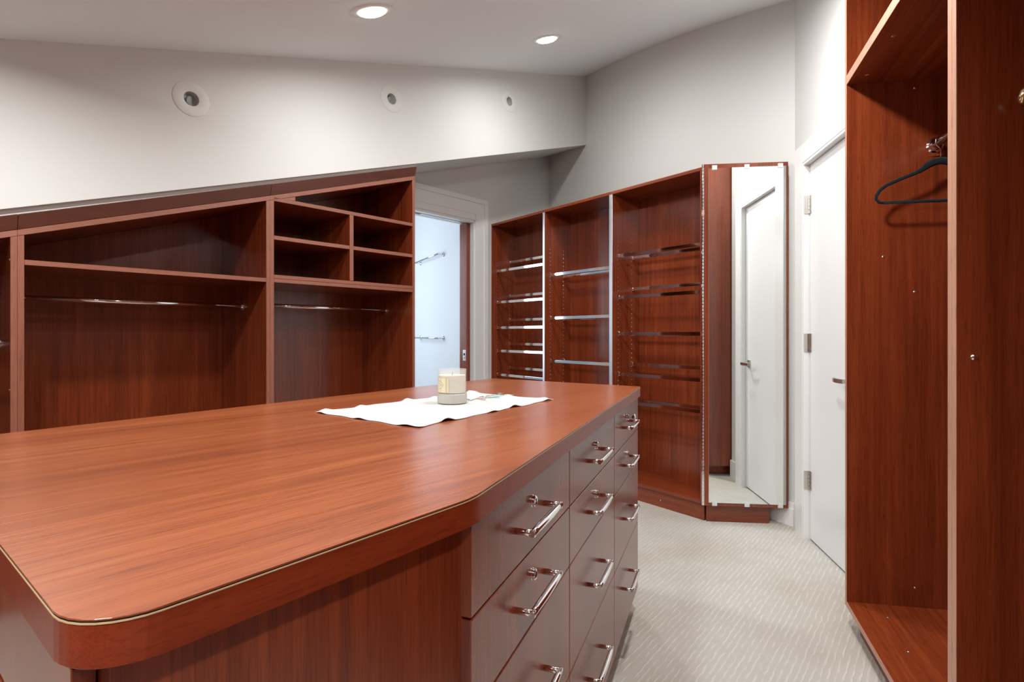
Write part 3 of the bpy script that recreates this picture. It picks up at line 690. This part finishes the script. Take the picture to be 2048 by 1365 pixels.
# lighter banding on the front edges
for x0, x1, zb in ((0.0005, tt, 0.0), (WF-tt, WF, 0.080)): cpan('edge_band', wf, x0, x1, 0.0012, 0.0, zb, CTOP, WPALE, 0.0003)
cpan('edge_band', wf, tt, WF-tt, 0.0012, 0.0, 2.084, 2.1185, WPALE, 0.0003); cpan('edge_band', wf, tt, WF-tt, 0.0012, 0.0, 0.080, 0.0995, WPALE, 0.0003)
ry = -0.297
rd = tube('hanging_rod', [(tt+SK*ry, ry, 1.832), (WF-tt+SK*ry, ry, 1.832)], 0.0145, CHROME, wf, 18)
for x, d in ((tt+SK*ry, 1), (WF-tt+SK*ry, -1)):
    lathe('rod_flange', [(0, 0.016), (0.020, 0.016), (0.022, 0.006), (0.030, 0.0015), (0.030, -0.0005)], CHROME, rd, 24, face_mat((x, ry, 1.832), (d, 0, 0)))
box('rod_backing', WF-tt-0.0025+SK*ry, WF-tt-0.0002+SK*ry, ry-0.055, ry+0.045, 1.792, 1.872, WZ, rd, 0.0003)
for yy, zz in ((-0.231, 2.053), (-0.231, 1.285), (-0.233, 0.171), (-0.125, 1.42)):
    screw(wf, (WF-tt-0.0003+SK*yy, yy, zz), (-1, 0, 0), 0.0045, m=NICKEL)
for xx, yy in ((WF-tt-0.07, -0.05), (WF-tt-0.35, -0.05)): screw(wf, (xx, yy, 2.0838), (0, 0, -1), 0.008, 'cam_screw')
for xx, yy in ((0.81, -0.11), (0.58, -0.10), (0.45, -0.20)): screw(wf, (xx, yy, 0.0997), (0, 0, 1), 0.0055, 'plug', NICKEL)
# nearer bay: only its end panel is in the frame
wn = empty('wardrobe', (*rot(A_CLOS, 0.90, CB), 0), A_CLOS, 'tall red wardrobe panel filling the right frame edge, with a brass hook', 'wardrobe', 'open wardrobes on the right')
WN = X_MID - 0.90; CTOP = 2.27
cpan('side_panel', wn, WN-tt, WN-0.0005, 0, CDEP, 0.0, CTOP, WZ); cpan('side_panel', wn, 0, tt, 0, CDEP, 0.0, CTOP, WZ)
cpan('bottom_panel', wn, tt, WN-tt, 0, CDEP+0.012, 0.08, 0.0995, WX); cpan('top_panel', wn, tt, WN-tt, 0, CDEP+0.012, CTOP-0.022, CTOP, WX)
cpan('back_panel', wn, tt, WN-tt, CDEP+0.0115, CDEP, 0.08, CTOP, WZ); cpan('toe_kick', wn, tt, WN-tt, -0.05, -0.065, 0.0, 0.079, WX)
cpan('edge_band', wn, WN-tt, WN-0.0005, 0.0012, 0, 0.0, CTOP, WPALE, 0.0003)
bm = bmesh.new(); M = face_mat((WN-tt-0.0002+SK*-0.034, -0.034, 1.0755), (-1, -SK, 0))
a_lathe(bm, [(0, 0.0035), (0.0045, 0.0033), (0.0078, 0.0008), (0.0078, -0.0005)], 20, M); sc_ = link('screw', bm, CHROME, wn, True)
# brass hook on that panel
hk = empty('coat_hook', (*Vector(rot(A_CLOS, X_MID-tt+SK*-0.133, CB-0.133)), 1.650), A_CLOS, 'pale brass coat hook on the near wardrobe panel at the right frame edge', 'hook')
def hp(out, y, z): return (-out, y, z)
tube('prong', [hp(0.0, -0.012, 0.004), hp(0.020, -0.004, 0.006), hp(0.034, 0.010, 0.010), hp(0.036, 0.019, 0.0), hp(0.030, 0.020, -0.013), hp(0.022, 0.010, -0.020)], [0.007, 0.008, 0.0085, 0.009, 0.0095, 0.0085], BRASS, hk, 16)
lathe('rose', [(0, 0.006), (0.014, 0.005), (0.016, 0.0), (0.016, -0.0005)], BRASS, hk, 24, face_mat((0, -0.014, 0.0), (-1, 0, 0)))
# velvet hanger on the rod
hx, hy = rot(A_CLOS, X_FAR - tt + SK*-0.30 - 0.055, CB - 0.297)
hg = empty('clothes_hanger', (hx, hy, 1.8475), A_CLOS - 90 + 7.0, 'slim black velvet clothes hanger on the chrome rod of the right wardrobe', 'hanger')
# local x runs along the side panel (front = -x), z up; origin at the top of the rod
hkp = [(0.016*math.cos(R(a)), 0, -0.0145 + 0.0165*math.sin(R(a))) for a in range(-20, 181, 20)]
hkp += [(-0.0165, 0, -0.022), (-0.013, 0, -0.031), (-0.004, 0, -0.040), (0.0, 0, -0.048), (0.0, 0, -0.082)]
tube('hook', hkp, 0.0018, CHROME, hg, 10)
half = [(0.0, -0.088), (0.022, -0.092), (0.045, -0.104), (0.062, -0.118), (0.085, -0.130), (0.12, -0.144), (0.150, -0.156), (0.180, -0.170), (0.200, -0.186), (0.212, -0.205), (0.213, -0.220), (0.203, -0.231), (0.185, -0.234)]
hrad = [0.0135, 0.0135, 0.012, 0.009, 0.0068, 0.0062, 0.0062, 0.006, 0.006, 0.006, 0.006, 0.006, 0.0055]
pts = [(-x, 0, z) for x, z in reversed(half)] + [(x, 0, z) for x, z in half[1:]]; rr = list(reversed(hrad)) + hrad[1:]
bm = bmesh.new(); a_tube(bm, pts, [v*0.5 for v in rr], 12, sy=2.0); a_tube(bm, [(-0.19, 0, -0.2335), (0.19, 0, -0.2335)], 0.0032, 12, sy=1.8); link('body', bm, VELVET, hg, True)

# ------------------------------------------------------------------ towel bars in the bathroom
A_BATH = -64.024
def towel_bar(z, label):
    yb = 4.96*math.cos(R(A_BATH)) - (-0.44)*math.sin(R(A_BATH))
    x0, x1 = -5.936, -5.163
    r = empty('towel_bar', (*rot(A_BATH, x0, yb), z), A_BATH, label, 'towel bar', 'chrome towel bars on the bathroom wall')
    L = x1 - x0
    b = tube('bar', [(-0.03, -0.062, 0), (L+0.03, -0.062, 0)], 0.0095, CHROME, r, 14)
    for x in (0, L):
        po = tube('post', [(x, -0.003, 0), (x, -0.066, 0)], 0.009, CHROME, r, 14)
        lathe('rose', [(0, 0.008), (0.020, 0.007), (0.026, 0.001), (0.026, -0.0005)], CHROME, po, 24, face_mat((x, 0, 0), (0, -1, 0)))
towel_bar(1.905, 'upper chrome towel bar on the bright wall through the doorway')
towel_bar(1.084, 'lower chrome towel bar on the bright wall through the doorway')
